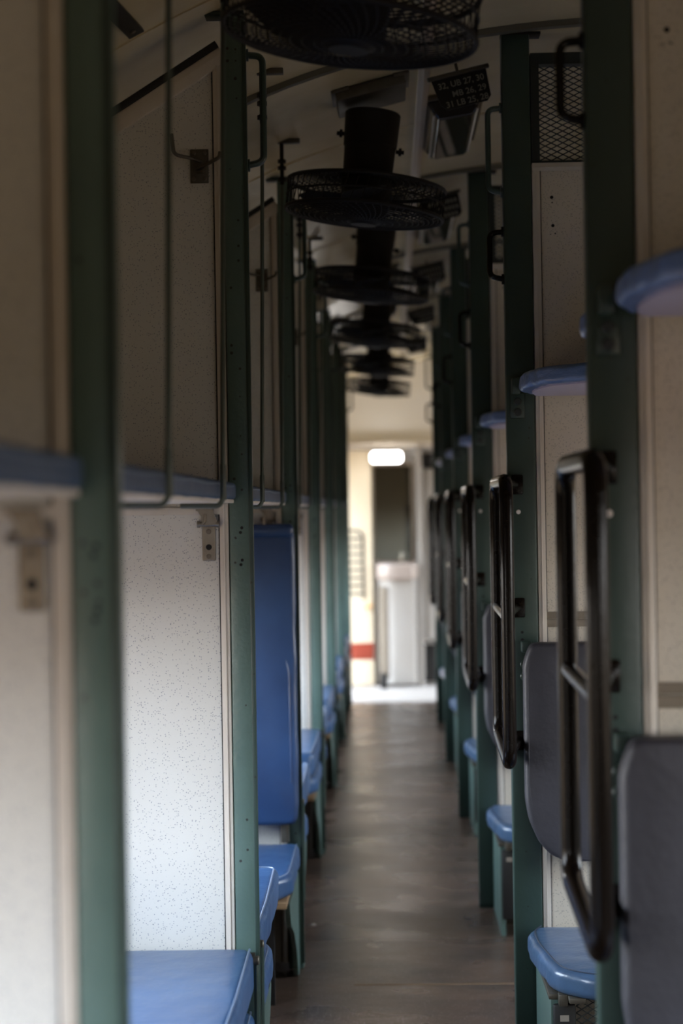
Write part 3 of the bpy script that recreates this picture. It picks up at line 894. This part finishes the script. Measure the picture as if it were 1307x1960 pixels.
# ------------------------------------------------------------------ fans
def build_fan():
    r = empty('ceiling_fan', (-0.050, 3.1, 2.37))
    tag(r, '', 'fan', 'caged ceiling fans in a row down the aisle')
    T = Matrix.Rotation(math.radians(6), 4, 'Y')
    def prof(t, top):      # t 0..1 centre to rim
        rad = 0.035 + 0.188 * t
        h = 0.022 * (1 - t ** 2) + 0.040
        return rad, h * (1 if top else -1)
    for top in (True, False):
        mb = MB()
        for i in range(56):
            a0 = 2 * math.pi * i / 56
            pts = []
            for j in range(9):
                t = j / 8
                rad, h = prof(t, top)
                a = a0 + 0.35 * t * (1 if top else -1)
                pts.append((rad * math.cos(a), rad * math.sin(a), h))
            mb.tube(pts, 0.0017, 4)
        for t in (0.0, 0.14, 0.26, 0.37, 0.47, 0.56, 0.65, 0.73, 0.80, 0.87, 0.94):
            rad, h = prof(t, top)
            mb.tube([(rad * math.cos(a), rad * math.sin(a), h) for a in [2 * math.pi * i / 48 for i in range(48)]], 0.002, 5, closed=True)
        mb.build('cage_%s' % ('back' if top else 'front'), 'fan', r, mtx=T)
    mb = MB()
    for z, q in ((0.040, 0.0055), (0.0, 0.003), (-0.040, 0.0055)):
        mb.tube([(0.224 * math.cos(a), 0.224 * math.sin(a), z) for a in [2 * math.pi * i / 56 for i in range(56)]], q, 8, closed=True)
    for i in range(48):
        a = 2 * math.pi * i / 48 + 0.1
        mb.tube([(0.224 * math.cos(a), 0.224 * math.sin(a), -0.040), (0.224 * math.cos(a + .10), 0.224 * math.sin(a + .10), 0.040)], 0.0017, 4)
    mb.build('cage_rim', 'fan', r, mtx=T)
    mb = MB()
    for i in range(3):
        a = 2 * math.pi * i / 3 + 0.5
        d = Vector((math.cos(a), math.sin(a), 0)); t = Vector((-math.sin(a), math.cos(a), 0))
        vs = []
        for u, wd, tw in ((0.04, 0.035, 0.4), (0.10, 0.055, 0.36), (0.16, 0.065, 0.30), (0.20, 0.05, 0.24)):
            for sgn in (-1, 1):
                p = d * u + t * (wd * sgn * math.cos(tw)) + Vector((0, 0, wd * sgn * math.sin(tw)))
                vs.append(mb.bm.verts.new(p))
        lo = [mb.bm.verts.new(v.co + Vector((0, 0, -0.002))) for v in vs]
        for q in range(3):
            mb.bm.faces.new((vs[2 * q], vs[2 * q + 1], vs[2 * q + 3], vs[2 * q + 2]))
            mb.bm.faces.new((lo[2 * q], lo[2 * q + 2], lo[2 * q + 3], lo[2 * q + 1]))
            mb.bm.faces.new((vs[2 * q], vs[2 * q + 2], lo[2 * q + 2], lo[2 * q]))
            mb.bm.faces.new((vs[2 * q + 1], lo[2 * q + 1], lo[2 * q + 3], vs[2 * q + 3]))
        mb.bm.faces.new((vs[0], lo[0], lo[1], vs[1])); mb.bm.faces.new((vs[6], vs[7], lo[7], lo[6]))
    mb.build('fan_blades', 'fan', r, mtx=T)
    mb = MB(); mb.cyl((0, 0, -0.058), (0, 0, 0.06), 0.062, 0.075, 28, 0.006); mb.cyl((0, 0, -0.070), (0, 0, -0.058), 0.040, 0.050, 28, 0.004)
    mb.build('motor', 'fan', r, mtx=T)
    mb = MB(); mb.cyl((0, 0, 0.055), (0, 0, 0.155), 0.070, 0.073, 32, 0.004); mb.cyl((0, 0, 0.150), (0, 0, 0.250), 0.076, 0.079, 32, 0.004)
    mb.build('neck_housing', 'fan', r, mtx=T)
    for sx_ in (-1, 1):
        mb = MB(); mb.cyl((0.074 * sx_, 0, 0.165 - 0.02 * sx_), (0.098 * sx_, 0, 0.165 - 0.02 * sx_), 0.006, n=8); mb.cyl((0.082 * sx_, 0, 0.165 - 0.02 * sx_), (0.09 * sx_, 0, 0.165 - 0.02 * sx_), 0.012, n=6)
        mb.build('clamp_screw', 'fan', r, mtx=T)
    mb = MB()
    TM = Matrix.Translation((0.03, 0, roof(-0.02) - 2.37)) @ Matrix.Rotation(-math.atan((roof(0.05) - roof(-0.09)) / 0.14), 4, 'Y')
    mb.box(-0.115, 0.085, -0.11, 0.11, -0.035, -0.003, 0.004)
    mb.box(-0.125, -0.075, -0.115, 0.05, -0.012, 0.002, 0.002); mb.box(0.055, 0.10, -0.115, 0.05, -0.012, 0.002, 0.002)
    mb.build('mounting_plate', 'rust', r, mtx=TM)
    return r
fan = build_fan()
fan['label'] = 'black caged ceiling fan cut by the top frame edge, nearest one'
for k in range(1, 6):
    dup(fan, PITCH * k, 'black caged ceiling fan over the aisle, %s' % nth(k, 6))

# ------------------------------------------------------------------ berth number signs and ceiling lamps
def text_mesh(body, size, name, m, parent, mtx, align='CENTER'):
    cu = bpy.data.curves.new(name, 'FONT'); cu.body = body; cu.size = size
    cu.align_x = align; cu.align_y = 'CENTER'; cu.extrude = 0.0006; cu.offset = size * 0.012
    t = bpy.data.objects.new('tmp', cu); C.objects.link(t)
    dg = bpy.context.evaluated_depsgraph_get()
    me = bpy.data.meshes.new_from_object(t.evaluated_get(dg))
    bpy.data.objects.remove(t)
    me.transform(mtx)
    me.materials.clear(); me.materials.append(M[m])
    o = bpy.data.objects.new(name, me); C.objects.link(o)
    if parent: o.parent = parent
    return o
def build_sign():
    sl = math.atan((roof(0.30) - roof(0.16)) / 0.14) + 0.03
    r = empty('berth_number_sign', (0.222, 4.85, 2.645))
    tag(r, '', 'sign', 'berth number signs under the ceiling')
    T = Matrix.Rotation(-sl - math.radians(2.5), 4, 'Y')
    mb = MB(); mb.cushion([(-0.077, 0.042), (-0.066, -0.030), (-0.050, -0.047), (0.062, -0.047), (0.075, -0.034), (0.078, 0.042)], 0.003, 0.0, r=0.001, axis='y', dome=0)
    mb.build('plate', 'sign', r, mtx=T)
    mb = MB(); mb.box(-0.085, 0.088, -0.006, 0.006, 0.040, 0.052, 0.003); mb.box(-0.085, 0.088, 0.0, 0.03, 0.048, 0.054, 0.002)
    mb.build('mounting_bar', 'rust', r, mtx=T)
    mb = MB(); mb.box(-0.004, 0.004, 0.0, 0.01, 0.05, 0.075, 0.001); mb.build('hanger', 'rust', r, mtx=T)
    return r, T
sgn0, TS = build_sign()
ROT = Matrix.Rotation(math.radians(90), 4, 'X')
sgn_blank = []
for k in range(5):
    if k == 0:
        s = sgn0; s['label'] = 'black berth number sign with three legible lines of numbers, nearest one'
    else:
        s = dup(sgn0, PITCH * k, 'blurred black berth number sign under the ceiling, %s' % nth(k, 5))
    sgn_blank.append(s)
for body, x, z in (('32, UB 27, 30', 0.068, 0.020), ('MB 26, 29', 0.068, -0.008), ('31 LB 25, 28', 0.068, -0.034)):
    text_mesh(body, 0.0235, 'berth_lettering', 'ink', sgn0, TS @ Matrix.Translation((x, -0.0008, z)) @ ROT, 'RIGHT')
# the numbers of the farther signs cannot be read in the photograph: rows of blurred light blocks
for s in sgn_blank[1:]:
    mb = MB()
    for row, (z, w0) in enumerate(((0.018, -0.045), (-0.008, -0.015), (-0.033, -0.038))):
        x = w0
        while x < 0.058:
            mb.box(x, x + 0.009, -0.0012, 0.0, z - 0.007, z + 0.007); x += 0.0145
    mb.build('berth_lettering', 'ink', s, smooth=False, mtx=TS)

def build_lamp():
    r = empty('ceiling_lamp', (0.215, 5.25, roof(0.215)))
    tag(r, '', 'lamp', 'unlit ceiling lamps right of the fans')
    a = math.atan((roof(0.30) - roof(0.13)) / 0.17)
    T = Matrix.Rotation(-a, 4, 'Y')
    mb = MB()
    mb.box(-0.095, 0.095, 0.0, 0.70, -0.018, -0.002, 0.004)
    mb.build('lamp_base', 'lamp', r, mtx=T)
    mb = MB()
    A = [(-0.085, 0.01, -0.018), (0.085, 0.01, -0.018), (0.085, 0.69, -0.018), (-0.085, 0.69, -0.018)]
    B = [(-0.055, 0.05, -0.070), (0.055, 0.05, -0.070), (0.055, 0.65, -0.070), (-0.055, 0.65, -0.070)]
    va = [mb.bm.verts.new(p) for p in A]; vb = [mb.bm.verts.new(p) for p in B]
    for i in range(4): mb.bm.faces.new((va[i], va[(i + 1) % 4], vb[(i + 1) % 4], vb[i]))
    mb.bm.faces.new(vb); mb.bm.faces.new(va[::-1])
    bmesh.ops.bevel(mb.bm, geom=mb.bm.edges[:], offset=0.006, segments=3, affect='EDGES')
    mb.build('lamp_cover', 'diffuser', r, mtx=T)
    for sx_ in (-1, 1):
        mb = MB(); mb.tube([(0.066 * sx_, 0.03, -0.055), (0.066 * sx_, 0.67, -0.055)], 0.004, 8)
        mb.build('cover_edge', 'steel', r, mtx=T)
    return r
lp = build_lamp()
lp['label'] = 'unlit grey ceiling lamp just behind the legible berth number sign'
for k in range(1, 5): dup(lp, PITCH * k, 'unlit ceiling lamp right of the fans, %s' % nth(k, 5))

# ------------------------------------------------------------------ vestibule
YV = 14.80
def vx(px): return (px - 742) * YV / F
def vz(py): return EYE + (975 - py) * YV / F
d = empty('cream_door', (vx(690), YV, 0))
tag(d, 'bright cream door with a red band and a barred vent at the far end', 'door')
X0, X1 = vx(664) - d.location.x, vx(711) - d.location.x
mb = MB(); mb.box(X0 - 0.3, X1, 0, 0.04, 0.01, 1.995, 0.006); mb.build('door_panel', 'door', d)
mb = MB(); mb.box(X0 - 0.3, X1 + 0.001, -0.004, 0.001, vz(1262), vz(1230), 0.001); mb.build('red_band', 'red', d)
mb = MB()
gx0, gx1 = vx(640) - d.location.x, vx(693) - d.location.x
for i in range(8):
    z = vz(1135 - 15 * i)
    mb.cyl((gx0, -0.008, z), (gx1, -0.008, z), 0.009, n=8)
mb.tube(arc_path([(gx1, -0.008, vz(1145)), (gx1, -0.008, vz(1015)), (gx0, -0.008, vz(1013))], 0.07), 0.009, 8)
mb.build('vent_bars', 'rust', d)
mb = MB(); mb.cyl((X1 - 0.06, -0.03, 0.66), (X1 - 0.01, -0.03, 0.69), 0.012, n=10); mb.build('door_handle', mat('ochre', srgb(214, 150, 60), 0.5), d)

mb = MB(); mb.box(vx(713), vx(792), YV + 0.02, YV + 0.05, vz(1074), vz(886), 0.004)
o = mb.build('mirror', 'band'); tag(o, 'dark tall mirror above the washbasin in the far vestibule', 'mirror')
mb = MB(); mb.box(vx(716), vx(786), YV + 0.012, YV + 0.021, vz(1072), vz(892)); mb.build('mirror_glass', 'mirror', o)

w_ = empty('washbasin_cabinet', (vx(756), YV, 0))
tag(w_, 'white washbasin cabinet with rounded front below the far mirror', 'washbasin')
cx = w_.location.x
mb = MB()
mb.prism(round_poly([(vx(722) - cx, 0.1), (vx(722) - cx, -0.02), (vx(745) - cx, -0.10), (vx(790) - cx, -0.10), (vx(797) - cx, -0.02), (vx(797) - cx, 0.1)], 0.05), 0.03, 0.93, 'z')
mb.build('cabinet_body', 'vwhite', w_)
mb = MB(); mb.cushion([(vx(718) - cx, 0.1), (vx(718) - cx, -0.06), (vx(740) - cx, -0.16), (vx(788) - cx, -0.16), (vx(798) - cx, -0.06), (vx(798) - cx, 0.1)], 0.90, 1.04, r=0.03, dome=-0.02)
mb.build('basin', 'enamel', w_)
mb = MB(); mb.tube(arc_path([(0.05, -0.02, 1.03), (0.05, -0.02, 1.12), (0.05, -0.08, 1.12), (0.05, -0.09, 1.09)], 0.03), 0.010, 8); mb.build('tap', 'steel', w_)
mb = MB(); mb.box(vx(722) - cx, vx(738) - cx, -0.09, -0.03, 0.08, 0.84, 0.004); mb.build('side_recess', 'band', w_)

mb = MB(); mb.box(vx(730) - 0.03, vx(730) + 0.03, YV - 0.23, YV - 0.18, 0.0, 0.13, 0.01)
o = mb.build('dustbin', 'dark'); tag(o, 'small black bin standing on the floor below the far washbasin', 'bin')

mb = MB(); mb.box(vx(797), vx(808), YV - 0.05, YV + 0.1, 0.0, 2.02, 0.004); struct('trim_16', mb, 'vwhite')
mb = MB(); mb.box(vx(664) - 0.3, vx(840), YV - 0.02, YV + 0.1, vz(858), vz(846), 0.004); struct('trim_17', mb, 'trim')
c = empty('wall_cupboard', (vx(830), YV, 0))
tag(c, 'tall white cupboard at the right of the far vestibule', 'cupboard')
mb = MB(); mb.box(vx(809) - vx(830), 0.2, -0.02, 0.09, vz(1225), vz(900), 0.006); mb.build('cupboard_door', 'vwhite', c)
mb = MB(); mb.box(vx(809) - vx(830), 0.2, 0.03, 0.09, vz(897), vz(868), 0.003); mb.build('top_recess', 'dark', c)
mb = MB(); mb.box(vx(809) - vx(830), 0.2, 0.03, 0.09, 0.03, vz(1235), 0.003); mb.build('bottom_recess', 'dark', c)

# vestibule tube light
l_ = empty('tube_lamp', (vx(741), YV - 0.12, vz(876)))
tag(l_, 'bright white tube light glowing above the far mirror', 'lamp')
mb = MB(); mb.cyl((-0.13, 0, 0), (0.13, 0, 0), 0.045, n=24, bev=0.02); mb.build('glowing_tube', 'tubelight', l_)
mb = MB(); mb.box(-0.13, 0.13, 0.03, 0.12, -0.05, 0.05, 0.006); mb.build('lamp_base', 'board', l_)

# ------------------------------------------------------------------ scraps on the floor
random.seed(4)
def floor_at(px, py):
    y = EYE * F / (py - 975 + 0.0157 * (px - 742)); x = (px - 742 - 0.0157 * (py - 975)) * y / F
    return x, y
for (px, py, lb) in ((600, 1771, 'small pale paper scrap on the floor left of the aisle middle'),
                     (648, 1537, 'thin dark straw bit lying on the floor farther down the aisle')):
    x, y = floor_at(px, py)
    mb = MB(); mb.box(-0.007, 0.007, -0.005, 0.005, 0.0005, 0.004, 0.001, mtx=Matrix.Rotation(0.5, 4, 'Z') @ Matrix.Rotation(0.1, 4, 'X'))
    o = mb.build('paper_scrap' if py > 1700 else 'straw_bit', 'paper' if py > 1700 else 'dark'); o.location = (x, y, 0)
    tag(o, lb, 'litter')
